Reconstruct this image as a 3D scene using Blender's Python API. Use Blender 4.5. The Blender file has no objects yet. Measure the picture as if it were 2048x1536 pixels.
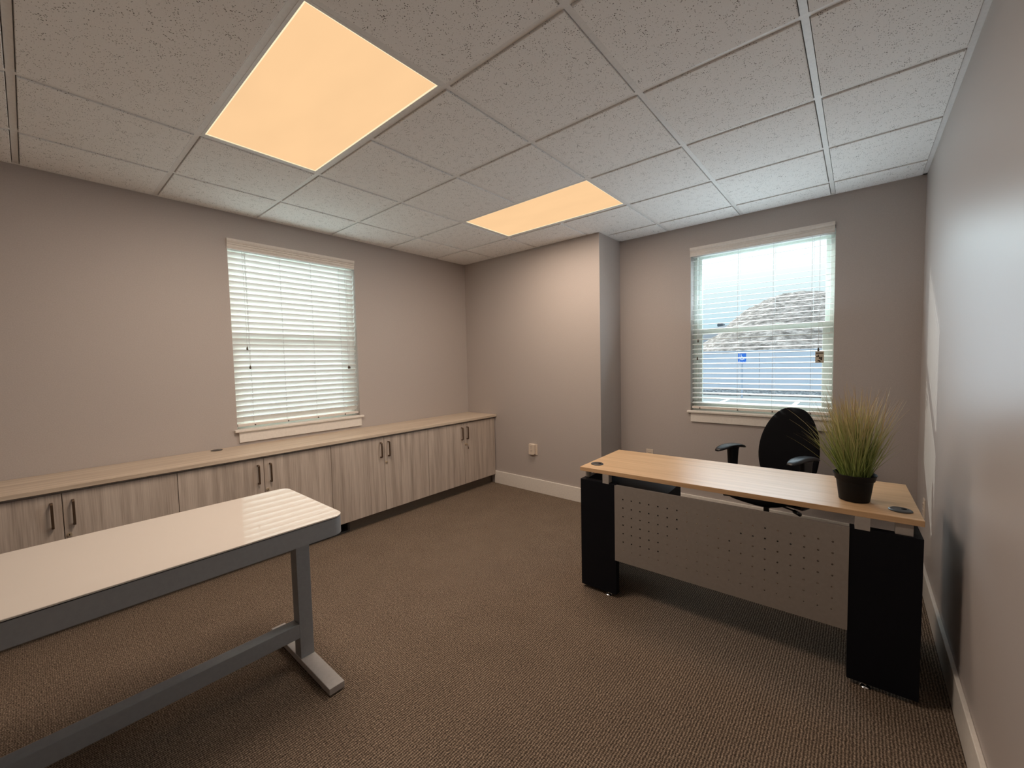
import bpy, bmesh, math, random
from mathutils import Vector, Matrix
random.seed(7)
PI = math.pi
S = bpy.context.scene
COL = S.collection

# ------------------------------------------------------------------ measured room
W, WB, D, H = 4.054, 1.84, 0.436, 2.626      # right wall, bump width, bump depth, ceiling
YF = -5.35                                    # front wall, behind the camera
GX, GY, T = 1.120, -0.470, 0.6096             # ceiling grid origin and pitch
ZS = 0.945                                    # window stool top
ZT = 2.405                                    # window head

# ------------------------------------------------------------------ materials
def srgb(r, g, b):
    f = lambda c: (c / 255) / 12.92 if c / 255 <= .04045 else ((c / 255 + .055) / 1.055) ** 2.4
    return (f(r), f(g), f(b), 1)

class M:
    def __init__(s, name):
        s.m = bpy.data.materials.new(name); s.m.use_nodes = True
        s.nt = s.m.node_tree; s.nt.nodes.clear()
        s.out = s.n('ShaderNodeOutputMaterial')
    def n(s, t, **kw):
        nd = s.nt.nodes.new(t)
        for k, v in kw.items():
            if k.startswith('_'): setattr(nd, k[1:], v)
            else: nd.inputs[k.replace('__', ' ')].default_value = v
        return nd
    def l(s, a, b): s.nt.links.new(a, b)
    def bsdf(s, col=(.5, .5, .5, 1), rough=.5, metal=0, spec=.5):
        b = s.n('ShaderNodeBsdfPrincipled')
        b.inputs['Base Color'].default_value = col; b.inputs['Roughness'].default_value = rough
        b.inputs['Metallic'].default_value = metal; b.inputs['Specular IOR Level'].default_value = spec
        s.l(b.outputs[0], s.out.inputs[0]); s.b = b; return b
    def coord(s, scale=(1, 1, 1), rnd=False, kind='Object'):
        tc = s.n('ShaderNodeTexCoord'); mp = s.n('ShaderNodeMapping')
        mp.inputs['Scale'].default_value = scale
        src = tc.outputs[kind]
        if rnd:
            oi = s.n('ShaderNodeObjectInfo'); ad = s.n('ShaderNodeVectorMath', _operation='MULTIPLY_ADD')
            cm = s.n('ShaderNodeCombineXYZ')
            for i in range(3): s.l(oi.outputs['Random'], cm.inputs[i])
            s.l(cm.outputs[0], ad.inputs[0]); ad.inputs[1].default_value = (31, 17, 11); s.l(src, ad.inputs[2]); src = ad.outputs[0]
        s.l(src, mp.inputs['Vector']); return mp.outputs[0]
    def noise(s, vec, scale, detail=3, rough=.5):
        n = s.n('ShaderNodeTexNoise'); n.inputs['Scale'].default_value = scale
        n.inputs['Detail'].default_value = detail; n.inputs['Roughness'].default_value = rough
        s.l(vec, n.inputs['Vector']); return n.outputs['Fac']
    def ramp(s, fac, stops):
        r = s.n('ShaderNodeValToRGB'); e = r.color_ramp.elements
        while len(e) < len(stops): e.new(.5)
        for k, (p, c) in zip(e, stops): k.position = p; k.color = c
        s.l(fac, r.inputs[0]); return r.outputs[0]
    def bump(s, h, strength=.2, dist=.002):
        b = s.n('ShaderNodeBump'); b.inputs['Strength'].default_value = strength; b.inputs['Distance'].default_value = dist
        s.l(h, b.inputs['Height']); s.l(b.outputs[0], s.b.inputs['Normal'])

def plain(name, col, rough=.5, metal=0, spec=.5, bump=0, bscale=200):
    m = M(name); m.bsdf(col, rough, metal, spec)
    v = m.coord(); f = m.noise(v, bscale if bump else 60, 2)
    c2 = tuple(min(1, x * 1.04) for x in col[:3]) + (1,); c1 = tuple(x * .96 for x in col[:3]) + (1,)
    m.l(m.ramp(f, [(.3, c1), (.7, c2)]), m.b.inputs['Base Color'])
    if bump: m.bump(f, bump)
    return m.m

MAT = {}
MAT['wall'] = plain('greige wall paint', srgb(178, 170, 165), .55, spec=.35, bump=.12, bscale=170)
def wallgloss():
    m = M('greige satin wall paint'); m.bsdf(srgb(178, 170, 165), .42, spec=.5)
    v = m.coord(); f = m.noise(v, 130, 3); m.bump(f, .10, .002); return m.m
MAT['wall_satin'] = wallgloss()
MAT['trim'] = plain('white trim paint', srgb(226, 221, 213), .35)
MAT['vinyl'] = plain('white window vinyl', srgb(225, 232, 226), .35)
MAT['tee'] = plain('white ceiling tee metal', srgb(232, 231, 229), .45)
MAT['black'] = plain('black laminate', srgb(15, 17, 23), .55, spec=.15)
MAT['blackplastic'] = plain('black plastic', srgb(21, 22, 25), .38)
MAT['blackfabric'] = plain('black woven upholstery', srgb(14, 14, 17), .95, spec=.15, bump=.3, bscale=900)
MAT['pot'] = plain('black plant pot plastic', srgb(17, 18, 20), .6, spec=.25)
MAT['soil'] = plain('dark pot filling', srgb(52, 47, 40), .95, bump=.8, bscale=220)
MAT['silver'] = plain('silver painted metal', srgb(165, 160, 154), .42, metal=.15)
MAT['modesty'] = plain('silver grey sheet steel', srgb(146, 140, 134), .45, metal=.2)
MAT['tableframe'] = plain('grey powder coated steel', srgb(146, 149, 152), .5)
MAT['tablefoot'] = plain('light grey powder coated steel', srgb(172, 168, 165), .45)
MAT['rubber'] = plain('black rubber seam', srgb(12, 12, 12), .7)
MAT['handle'] = plain('bronze handle metal', srgb(98, 80, 64), .38, metal=.7)
MAT['chrome'] = plain('chrome', srgb(205, 205, 205), .12, metal=1)
MAT['nickel'] = plain('nickel lock metal', srgb(205, 190, 165), .35, metal=.6)
MAT['dark'] = plain('black void', srgb(6, 6, 6), .9, spec=.1)
MAT['kick'] = plain('grey brown plinth laminate', srgb(108, 98, 86), .55)
MAT['vent'] = plain('charcoal vent metal', srgb(58, 58, 58), .5)
MAT['grommet'] = plain('charcoal grommet plastic', srgb(52, 51, 50), .4)
MAT['plate'] = plain('ivory outlet plastic', srgb(214, 200, 184), .4)
MAT['slot'] = plain('dark outlet slot', srgb(80, 68, 58), .6)
MAT['valance'] = plain('white blind valance', srgb(219, 212, 204), .4)
MAT['cord'] = plain('white blind cord', srgb(214, 216, 218), .8)
MAT['paper'] = plain('beige paper tag', srgb(198, 188, 170), .8)
MAT['ink'] = plain('brown printed ink', srgb(70, 60, 52), .8)
MAT['signblue'] = plain('blue sign enamel', srgb(30, 98, 190), .5)
MAT['signwhite'] = plain('white sign enamel', srgb(235, 240, 245), .5)
MAT['signpost'] = plain('pale painted post', srgb(140, 154, 172), .6)
MAT['asphalt'] = plain('grey asphalt', srgb(98, 106, 108), .9, bump=.4, bscale=40)
MAT['paint'] = plain('white road paint', srgb(232, 236, 236), .8)
MAT['rock'] = plain('pale stone', srgb(190, 190, 192), .9)
MAT['farhill'] = plain('distant grey blue scrub slope', srgb(84, 90, 98), .95)
MAT['building'] = plain('grey metal shed', srgb(120, 130, 138), .8)

def glass():
    m = M('clear window glass')
    t = m.n('ShaderNodeBsdfTransparent', Color=(.95, .985, .975, 1)); g = m.n('ShaderNodeBsdfGlossy', Roughness=.02)
    lw = m.n('ShaderNodeLayerWeight', Blend=.08); mx = m.n('ShaderNodeMixShader')
    m.l(lw.outputs['Fresnel'], mx.inputs[0]); m.l(t.outputs[0], mx.inputs[1]); m.l(g.outputs[0], mx.inputs[2])
    m.l(mx.outputs[0], m.out.inputs[0]); return m.m
MAT['glass'] = glass()

def slatmat():
    m = M('white translucent blind slat')
    d = m.n('ShaderNodeBsdfDiffuse', Color=srgb(236, 238, 236)); t = m.n('ShaderNodeBsdfTranslucent', Color=srgb(226, 236, 232))
    g = m.n('ShaderNodeBsdfGlossy', Roughness=.35, Color=(1, 1, 1, 1))
    mx = m.n('ShaderNodeMixShader', Fac=.07); m.l(d.outputs[0], mx.inputs[1]); m.l(t.outputs[0], mx.inputs[2])
    lw = m.n('ShaderNodeLayerWeight', Blend=.12); m2 = m.n('ShaderNodeMixShader')
    m.l(lw.outputs['Fresnel'], m2.inputs[0]); m.l(mx.outputs[0], m2.inputs[1]); m.l(g.outputs[0], m2.inputs[2])
    m.l(m2.outputs[0], m.out.inputs[0]); return m.m
MAT['slat'] = slatmat()

def wood(name, c1, c2, c3, axis, rough=.45, spec=.5, fine=1.0, rnd=True, contrast=(.32, .5, .68)):
    m = M(name); m.bsdf(c2, rough, spec=spec)
    s1 = [26 * fine] * 3; s1[axis] = 1.1
    s2 = [230 * fine] * 3; s2[axis] = 5
    a = m.noise(m.coord(tuple(s1), rnd), 1, 3, .55); b = m.noise(m.coord(tuple(s2), rnd), 1, 2, .5)
    mx = m.n('ShaderNodeMix', _data_type='FLOAT'); mx.inputs[0].default_value = .38
    m.l(a, mx.inputs[2]); m.l(b, mx.inputs[3])
    m.l(m.ramp(mx.outputs[0], list(zip(contrast, (c1, c2, c3)))), m.b.inputs['Base Color'])
    m.bump(b, .06, .001); return m.m
MAT['door'] = wood('greige woodgrain laminate', srgb(150, 138, 127), srgb(180, 167, 155), srgb(202, 190, 178), 2)
MAT['counter'] = wood('pale elm woodgrain laminate', srgb(176, 159, 141), srgb(196, 180, 161), srgb(211, 197, 178), 1, rough=.42)
MAT['oak'] = wood('honey oak woodgrain laminate', srgb(180, 146, 109), srgb(198, 164, 126), srgb(211, 178, 140), 0, rough=.36, spec=.32, fine=1.3)

def whiteglass():
    m = M('white back painted glass'); m.bsdf(srgb(208, 201, 192), 0.0, spec=.5); m.b.inputs['IOR'].default_value = 2.05
    v = m.coord(); f = m.noise(v, 3, 2); m.l(m.ramp(f, [(.3, srgb(207, 200, 191)), (.7, srgb(209, 202, 193))]), m.b.inputs['Base Color']); return m.m
MAT['whiteglass'] = whiteglass()

def carpet():
    m = M('brown loop pile carpet'); m.bsdf(srgb(98, 80, 64), .97, spec=.12)
    # rows of loops running along the room: a fine woven grid of small tufts plus colour flecks
    tc = m.n('ShaderNodeTexCoord'); sp = m.n('ShaderNodeSeparateXYZ'); m.l(tc.outputs['Object'], sp.inputs[0])
    def wave(out, k):
        a = m.n('ShaderNodeMath', _operation='MULTIPLY'); a.inputs[1].default_value = k; m.l(out, a.inputs[0])
        s = m.n('ShaderNodeMath', _operation='SINE'); m.l(a.outputs[0], s.inputs[0]); return s.outputs[0]
    nz = m.noise(m.coord(), 55, 2)
    nzm = m.n('ShaderNodeMath', _operation='MULTIPLY_ADD'); nzm.inputs[1].default_value = .010; m.l(nz, nzm.inputs[0]); m.l(sp.outputs[0], nzm.inputs[2])
    nzy = m.n('ShaderNodeMath', _operation='MULTIPLY_ADD'); nzy.inputs[1].default_value = .012; m.l(nz, nzy.inputs[0]); m.l(sp.outputs[1], nzy.inputs[2])
    wx = wave(nzm.outputs[0], 2 * PI / .0104); wy = wave(nzy.outputs[0], 2 * PI / .0072)
    ad = m.n('ShaderNodeMath', _operation='MULTIPLY_ADD'); m.l(wy, ad.inputs[0]); ad.inputs[1].default_value = .45; m.l(wx, ad.inputs[2])
    fl = m.noise(m.coord(), 125, 4, .8); big = m.noise(m.coord(), 5, 3)
    h = m.n('ShaderNodeMath', _operation='MULTIPLY_ADD'); m.l(ad.outputs[0], h.inputs[0]); h.inputs[1].default_value = .12; m.l(fl, h.inputs[2])
    h2 = m.n('ShaderNodeMath', _operation='MULTIPLY_ADD'); m.l(big, h2.inputs[0]); h2.inputs[1].default_value = .05; m.l(h.outputs[0], h2.inputs[2])
    m.l(m.ramp(h2.outputs[0], [(.30, srgb(44, 37, 31)), (.54, srgb(106, 92, 79)), (.80, srgb(176, 158, 139))]), m.b.inputs['Base Color'])
    m.bump(h.outputs[0], .6, .004); return m.m
MAT['carpet'] = carpet()

def tile():
    m = M('white fissured ceiling tile'); m.bsdf(srgb(232, 230, 227), .95, spec=.1)
    v = m.coord()
    vo = m.n('ShaderNodeTexVoronoi'); vo.inputs['Scale'].default_value = 150; m.l(v, vo.inputs['Vector'])
    g = m.noise(v, 24, 2); n2 = m.noise(v, 420, 2)
    th = m.n('ShaderNodeMath', _operation='MULTIPLY_ADD'); m.l(g, th.inputs[0]); th.inputs[1].default_value = .66; th.inputs[2].default_value = -.115
    lt = m.n('ShaderNodeMath', _operation='LESS_THAN'); m.l(vo.outputs['Distance'], lt.inputs[0]); m.l(th.outputs[0], lt.inputs[1])
    # keep about half of the pin holes
    sep = m.n('ShaderNodeSeparateColor'); m.l(vo.outputs['Color'], sep.inputs[0])
    k = m.n('ShaderNodeMath', _operation='LESS_THAN'); k.inputs[1].default_value = .68; m.l(sep.outputs[0], k.inputs[0])
    hole = m.n('ShaderNodeMath', _operation='MULTIPLY'); m.l(lt.outputs[0], hole.inputs[0]); m.l(k.outputs[0], hole.inputs[1])
    mx = m.n('ShaderNodeMix', _data_type='RGBA'); m.l(hole.outputs[0], mx.inputs[0])
    m.l(m.ramp(n2, [(.3, srgb(238, 237, 235)), (.7, srgb(248, 247, 245))]), mx.inputs[6]); mx.inputs[7].default_value = srgb(108, 104, 100)
    m.l(mx.outputs[2], m.b.inputs['Base Color'])
    m.bump(n2, .25, .002); return m.m
MAT['tile'] = tile()

def emit(name, col, strength):
    m = M(name); e = m.n('ShaderNodeEmission', Color=col, Strength=strength)
    f = m.noise(m.coord((1.2, 3, 1)), 1.6, 2)
    m.l(m.ramp(f, [(.3, tuple(c * .95 for c in col[:3]) + (1,)), (.7, col)]), e.inputs[0])
    m.l(e.outputs[0], m.out.inputs[0]); return m.m
MAT['diffuser'] = emit('warm lit light diffuser', srgb(254, 208, 156), 1.02)
MAT['diffedge'] = emit('bright diffuser rim', srgb(255, 238, 196), 1.1)

def fence():
    m = M('pale blue grey concrete'); m.bsdf(srgb(136, 150, 170), .9, spec=.2)
    f = m.noise(m.coord(), 1.2, 3); m.l(m.ramp(f, [(.3, srgb(172, 182, 196)), (.7, srgb(180, 190, 204))]), m.b.inputs['Base Color']); return m.m
MAT['fence'] = fence()
def hillmat(name, a, b, c, sc):
    m = M(name); m.bsdf(b, .95, spec=.1)
    f = m.noise(m.coord((1, 1, 3)), sc, 6, .7)
    m.l(m.ramp(f, [(.36, a), (.5, b), (.62, c)]), m.b.inputs['Base Color']); m.bump(f, .5, .3); return m.m
MAT['hill'] = hillmat('grey tan rocky slope', srgb(82, 78, 75), srgb(122, 116, 112), srgb(162, 156, 152), 1.1)
MAT['gravel'] = hillmat('grey rock bed', srgb(64, 68, 72), srgb(106, 111, 115), srgb(150, 154, 157), 9)
def grass():
    m = M('dry ornamental grass'); m.bsdf(srgb(120, 118, 62), .7, spec=.25)
    tc = m.n('ShaderNodeTexCoord'); sp = m.n('ShaderNodeSeparateXYZ'); m.l(tc.outputs['Object'], sp.inputs[0])
    mr = m.n('ShaderNodeMapRange'); mr.inputs['From Min'].default_value = .1; mr.inputs['From Max'].default_value = .52; m.l(sp.outputs[2], mr.inputs['Value'])
    gi = m.n('ShaderNodeNewGeometry')
    ad = m.n('ShaderNodeMath', _operation='MULTIPLY_ADD'); m.l(gi.outputs['Random Per Island'], ad.inputs[0]); ad.inputs[1].default_value = .35; m.l(mr.outputs[0], ad.inputs[2])
    m.l(m.ramp(ad.outputs[0], [(.10, srgb(108, 130, 60)), (.45, srgb(150, 164, 98)), (.75, srgb(186, 180, 128)), (1, srgb(194, 172, 132))]), m.b.inputs['Base Color'])
    return m.m
MAT['grass'] = grass()

# ------------------------------------------------------------------ mesh helpers
def box(bm, x0, x1, y0, y1, z0, z1, bev=0, seg=2):
    mat = Matrix.Translation(((x0 + x1) / 2, (y0 + y1) / 2, (z0 + z1) / 2)) @ Matrix.Diagonal((abs(x1 - x0), abs(y1 - y0), abs(z1 - z0), 1))
    r = bmesh.ops.create_cube(bm, size=1, matrix=mat)
    if bev:
        es = list({e for v in r['verts'] for e in v.link_edges})
        bmesh.ops.bevel(bm, geom=es, offset=bev, segments=seg, affect='EDGES', profile=.5)

def cyl(bm, p, r, h, axis='z', seg=20, r2=None, bev=0):
    rot = {'z': Matrix(), 'x': Matrix.Rotation(PI / 2, 4, 'Y'), 'y': Matrix.Rotation(-PI / 2, 4, 'X')}[axis]
    m = Matrix.Translation(p) @ rot @ Matrix.Translation((0, 0, h / 2))
    bmesh.ops.create_cone(bm, cap_ends=True, segments=seg, radius1=r, radius2=r if r2 is None else r2, depth=h, matrix=m)

def lathe(bm, prof, seg=40, c=(0, 0)):
    rings = []
    for r, z in prof:
        if r < 1e-6: rings.append([bm.verts.new((c[0], c[1], z))])
        else: rings.append([bm.verts.new((c[0] + r * math.cos(2 * PI * k / seg), c[1] + r * math.sin(2 * PI * k / seg), z)) for k in range(seg)])
    for a, b in zip(rings, rings[1:]):
        for k in range(seg):
            k2 = (k + 1) % seg
            if len(a) == 1 and len(b) > 1: bm.faces.new((a[0], b[k], b[k2]))
            elif len(b) == 1 and len(a) > 1: bm.faces.new((a[k], a[k2], b[0]))
            elif len(a) > 1: bm.faces.new((a[k], a[k2], b[k2], b[k]))

def loft(bm, rings, cap=True):
    vs = [[bm.verts.new(p) for p in r] for r in rings]
    n = len(vs[0])
    for a, b in zip(vs, vs[1:]):
        for k in range(n): bm.faces.new((a[k], a[(k + 1) % n], b[(k + 1) % n], b[k]))
    if cap:
        bm.faces.new(list(reversed(vs[0]))); bm.faces.new(vs[-1])

def tube(bm, pts, r, seg=8):
    pts = [Vector(p) for p in pts]; rings = []
    for i, p in enumerate(pts):
        t = (pts[min(i + 1, len(pts) - 1)] - pts[max(i - 1, 0)]).normalized()
        up = Vector((0, 0, 1)) if abs(t.z) < .9 else Vector((1, 0, 0))
        a = t.cross(up).normalized(); b = t.cross(a)
        rr = r[i] if isinstance(r, (list, tuple)) else r
        rings.append([p + a * rr * math.cos(2 * PI * k / seg) + b * rr * math.sin(2 * PI * k / seg) for k in range(seg)])
    loft(bm, rings)

def prism(bm, poly, a0, a1, axes='yzx'):
    """poly in (axes[0],axes[1]) extruded along axes[2] from a0 to a1"""
    def P(u, v, w):
        d = dict(zip(axes, (u, v, w))); return (d['x'], d['y'], d['z'])
    loft(bm, [[P(u, v, a0) for u, v in poly], [P(u, v, a1) for u, v in poly]])

def obj(name, bm, mat, parent=None, smooth=False, bevel=0, subsurf=0):
    bmesh.ops.recalc_face_normals(bm, faces=bm.faces)
    me = bpy.data.meshes.new(name); bm.to_mesh(me); bm.free()
    o = bpy.data.objects.new(name, me); COL.objects.link(o)
    me.materials.append(MAT[mat] if isinstance(mat, str) else mat)
    if smooth:
        for p in me.polygons: p.use_smooth = True
        if smooth is not True: me.set_sharp_from_angle(angle=math.radians(smooth))
    if bevel:
        b = o.modifiers.new('bevel', 'BEVEL'); b.width = bevel; b.segments = 2; b.limit_method = 'ANGLE'; b.angle_limit = math.radians(40)
    if subsurf:
        s = o.modifiers.new('sub', 'SUBSURF'); s.levels = subsurf; s.render_levels = subsurf
    if parent: o.parent = parent
    return o

def thing(name, label, cat, loc=(0, 0, 0), rz=0, group=None):
    o = bpy.data.objects.new(name, None); COL.objects.link(o); o.empty_display_size = .1
    o.location = loc; o.rotation_euler = (0, 0, rz)
    o['label'] = label; o['category'] = cat
    if group: o['group'] = group
    return o
def tag(o, label, cat, group=None):
    o['label'] = label; o['category'] = cat
    if group: o['group'] = group
    return o
def struct(o, label=None):
    o['kind'] = 'structure'
    if label: o['label'] = label
    return o
def B(): return bmesh.new()
def copy_tree(o, parent=None):
    c = o.copy(); COL.objects.link(c)
    if parent: c.parent = parent
    for ch in list(o.children): copy_tree(ch, c)
    return c

# ------------------------------------------------------------------ room shell
WT = .17   # outer wall thickness
LY0, LY1 = -2.497, -1.455      # left window opening (y)
BX0, BX1 = 2.535, 3.577        # back window opening (x)
ZB = ZS - .02
def wall_with_hole(name, mat, u0, u1, h0, h1, place):
    bm = B()
    for a0, a1, z0, z1 in ((u0, h0, -.3, H + .3), (h1, u1, -.3, H + .3), (h0, h1, -.3, ZB), (h0, h1, ZT, H + .3)):
        place(bm, a0, a1, z0, z1)
    bmesh.ops.remove_doubles(bm, verts=bm.verts, dist=1e-5)
    return struct(obj(name, bm, mat))
wall_with_hole('wall_left', 'wall', YF - .1, .0, LY0, LY1, lambda bm, a, b, c, d: box(bm, -WT, 0, a, b, c, d))
wall_with_hole('wall_back', 'wall', WB, W + WT, BX0, BX1, lambda bm, a, b, c, d: box(bm, a, b, D, D + WT, c, d))
bm = B(); box(bm, -WT, WB, 0, D + WT, -.3, H + .3); struct(obj('wall_corner', bm, 'wall'))
bm = B(); box(bm, W, W + WT, YF - .1, D, -.3, H + .3); struct(obj('wall_right', bm, 'wall_satin'))
bm = B(); box(bm, -WT, W + WT, YF - WT, YF, -.3, H + .3); struct(obj('wall_front', bm, 'wall'))
bm = B(); box(bm, -WT, W + WT, YF - WT, D + WT, -.25, 0); struct(obj('floor', bm, 'carpet'))

# ceiling: tiles above the tee grid, open where the lights sit
LIGHTS = [(0, 0), (0, 3)]      # grid cell (i, j); each spans two cells in x
def gx(i): return GX + i * T
def gy(j): return GY - j * T
lx = [0] + [gx(i) for i in range(-1, 5)] + [W]
ly = [YF] + [gy(j) for j in range(7, -3, -1)]
ly = [YF] + [y for y in ly[1:] if y > YF + .02 and y < D - .02] + [D]
def in_light(xm, ym):
    return any(gx(i) < xm < gx(i + 2) and gy(j + 1) < ym < gy(j) for i, j in LIGHTS)
hw, TE = .012, .0155
cells = []
for y0, y1 in zip(ly, ly[1:]):
    ym = (y0 + y1) / 2; x_ = list(lx)
    if gy(5) < ym < gy(4): x_.remove(gx(1))
    for x0, x1 in zip(x_, x_[1:]):
        if not in_light((x0 + x1) / 2, ym): cells.append((x0, x1, y0, y1))
bm = B()
for x0, x1, y0, y1 in cells:
    e = [.023 if abs(v - w) < 1e-6 else TE for v, w in ((x0, 0), (x1, W), (y0, YF), (y1, D))]
    bx0, bx1, by0, by1 = x0 + e[0], x1 - e[1], y0 + e[2], y1 - e[3]
    # the wall of the corner bump cuts the last rows
    if by1 > 0 and bx0 < WB:
        if bx1 <= WB or by0 > -.0: 
            if bx1 > WB: box(bm, WB + .023, bx1, by0, by1, H, H + .03, .002, 1)
            elif by0 < 0: box(bm, bx0, bx1, by0, -.023, H, H + .03, .002, 1)
            continue
        box(bm, bx0, WB - .0, by0, -.023, H, H + .03, .002, 1); box(bm, WB + .023, bx1, by0, by1, H, H + .03, .002, 1); box(bm, WB, WB + .023, by0, -.023, H, H + .03); continue
    box(bm, bx0, bx1, by0, by1, H, H + .03, .002, 1)
ceil = struct(obj('ceiling', bm, 'tile'))
bm = B(); box(bm, -WT, W + WT, YF - WT, D + WT, H + .16, H + .3); r_ = struct(obj('light_block_roof', bm, 'tee'))  # unseen slab above the tiles, added to block outdoor light
bm = B()
def tee(x0, x1, y0, y1): box(bm, x0, x1, y0, y1, H + .007, H + .018)
for y in ly[1:-1]: tee(0, W, y - hw, y + hw)
for i in range(-1, 5):
    for y0, y1 in zip(ly, ly[1:]):
        ym = (y0 + y1) / 2
        if i == 1 and (in_light(gx(1), ym) or gy(5) < ym < gy(4)): continue
        tee(gx(i) - hw, gx(i) + hw, y0 + hw, y1 - hw)
for q in ((0, W, YF, YF + .022), (0, .022, YF, 0), (W - .022, W, YF, D), (WB, W, D - .022, D), (0, WB + .022, -.022, 0), (WB, WB + .022, 0, D)): box(bm, *q, H + .004, H + .0185)
for x0, x1, y0, y1 in cells: box(bm, x0, x1, y0, y1, H + .031, H + .034)
obj('ceiling_grid', bm, 'tee', ceil)

# ceiling lights
def ceiling_light(i, j, label):
    x0, x1, y0, y1 = gx(i) + hw, gx(i + 2) - hw, gy(j + 1) + hw, gy(j) - hw
    cx, cy = (x0 + x1) / 2, (y0 + y1) / 2; hx, hy = (x1 - x0) / 2, (y1 - y0) / 2
    t = thing('ceiling_light', label, 'ceiling light', (cx, cy, H), 0, 'recessed panel lights in the ceiling')
    bm = B()
    f = .012
    for a in ((-hx, hx, -hy, -hy + f), (-hx, hx, hy - f, hy), (-hx, -hx + f, -hy + f, hy - f), (hx - f, hx, -hy + f, hy - f)): box(bm, *a, .006, .02)
    obj('frame', bm, 'tee', t)
    bm = B(); e = .006; q = f
    for a in ((-hx + q, hx - q, -hy + q, -hy + q + e), (-hx + q, hx - q, hy - q - e, hy - q), (-hx + q, -hx + q + e, -hy + q + e, hy - q - e), (hx - q - e, hx - q, -hy + q + e, hy - q - e)): box(bm, *a, .008, .02)
    obj('diffuser_rim', bm, 'diffedge', t)
    bm = B(); box(bm, -hx + q + e, hx - q - e, -hy + q + e, hy - q - e, .010, .02)
    obj('diffuser', bm, 'diffuser', t)
    bm = B()
    for a in ((-hx, hx, -hy, -hy + .002), (-hx, hx, hy - .002, hy), (-hx, -hx + .002, -hy, hy), (hx - .002, hx, -hy, hy)): box(bm, *a, .018, .09)
    box(bm, -hx, hx, -hy, hy, .088, .092)
    obj('housing', bm, 'tee', t)
    ld = bpy.data.lights.new('lamp', 'AREA'); ld.shape = 'RECTANGLE'; ld.size = 2 * (hx - .03); ld.size_y = 2 * (hy - .03)
    ld.energy = LAMP_W * (1 if j else .6); ld.color = LAMP_C; ld.spread = math.radians(LAMP_SPREAD)
    lo = bpy.data.objects.new('lamp', ld); COL.objects.link(lo); lo.parent = t; lo.location = (0, 0, -.001)
    return t
LAMP_W, LAMP_C, LAMP_SPREAD = 36.5, (1.0, .81, .67), 180
ceiling_light(0, 0, 'farther of the two warm lit ceiling panels, close to the outlet wall')
ceiling_light(0, 3, 'nearer and larger looking of the two warm lit ceiling panels')

# baseboards
bh, bt = .147, .016
bm = B(); box(bm, .44, WB + bt, -bt, 0, 0, bh, .003); struct(obj('baseboard_corner', bm, 'trim'))
bm = B(); box(bm, WB, WB + bt, .001, D - bt, 0, bh, .003); struct(obj('baseboard_return', bm, 'trim'))
bm = B(); box(bm, WB, W - bt, D - bt, D, 0, bh, .003); struct(obj('baseboard_back', bm, 'trim'))
bm = B(); box(bm, W - bt, W, YF, D, 0, bh, .003); struct(obj('baseboard_right', bm, 'trim'))
bm = B(); box(bm, 0, W - bt, YF, YF + bt, 0, bh, .003); struct(obj('baseboard_front', bm, 'trim'))

# ------------------------------------------------------------------ windows (built along x at y=0 facing -y, then turned into place)
def window(name, loc, rz, wid):
    h = wid / 2
    bm = B(); fw = .032
    for a in ((-h, -h + fw, ZS, ZT), (h - fw, h, ZS, ZT), (-h + fw, h - fw, ZT - fw, ZT), (-h + fw, h - fw, ZS - .012, ZS + fw)): box(bm, a[0], a[1], .095, .165, a[2], a[3], .003)
    w = obj(name, bm, 'vinyl'); w.location = loc; w.rotation_euler = (0, 0, rz); struct(w)
    zm = 1.675
    def sash(nm, y0, z0, z1, st, rail_b, rail_t):
        bm = B(); x = h - fw
        for a in ((-x, -x + st, z0, z1), (x - st, x, z0, z1), (-x + st, x - st, z0, z0 + rail_b), (-x + st, x - st, z1 - rail_t, z1)): box(bm, a[0], a[1], y0, y0 + .03, a[2], a[3], .003)
        s = obj(nm, bm, 'vinyl', w)
        bm = B(); box(bm, -x + st, x - st, y0 + .013, y0 + .017, z0 + rail_b, z1 - rail_t)
        obj('pane', bm, 'glass', s); return s
    sash('upper_sash', .132, zm - .01, ZT - fw, .030, .035, .03)
    lo_ = sash('lower_sash', .100, ZS + fw, zm + .02, .042, .045, .045)
    bm = B()
    for s in (-.16, .16): box(bm, s - .03, s + .03, .092, .118, zm + .02, zm + .032, .003)
    obj('sash_lock', bm, 'vinyl', lo_)
    bm = B(); box(bm, -h + .001, h - .001, -.001, .095, ZB, ZS); box(bm, -h - .024, h + .024, -.034, -.0005, ZB + .0, ZS, .004)
    obj('sill', bm, 'trim', w)
    bm = B(); box(bm, -h + .006, h + .004, -.016, 0, .842, ZB, .002)
    obj('apron', bm, 'trim', w)
    return w
# back window: local +y is outdoors
win_b = window('window_2', ((BX0 + BX1) / 2, D, 0), 0, BX1 - BX0)
win_l = window('window_1', (0, (LY0 + LY1) / 2, 0), PI / 2, LY1 - LY0)

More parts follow.
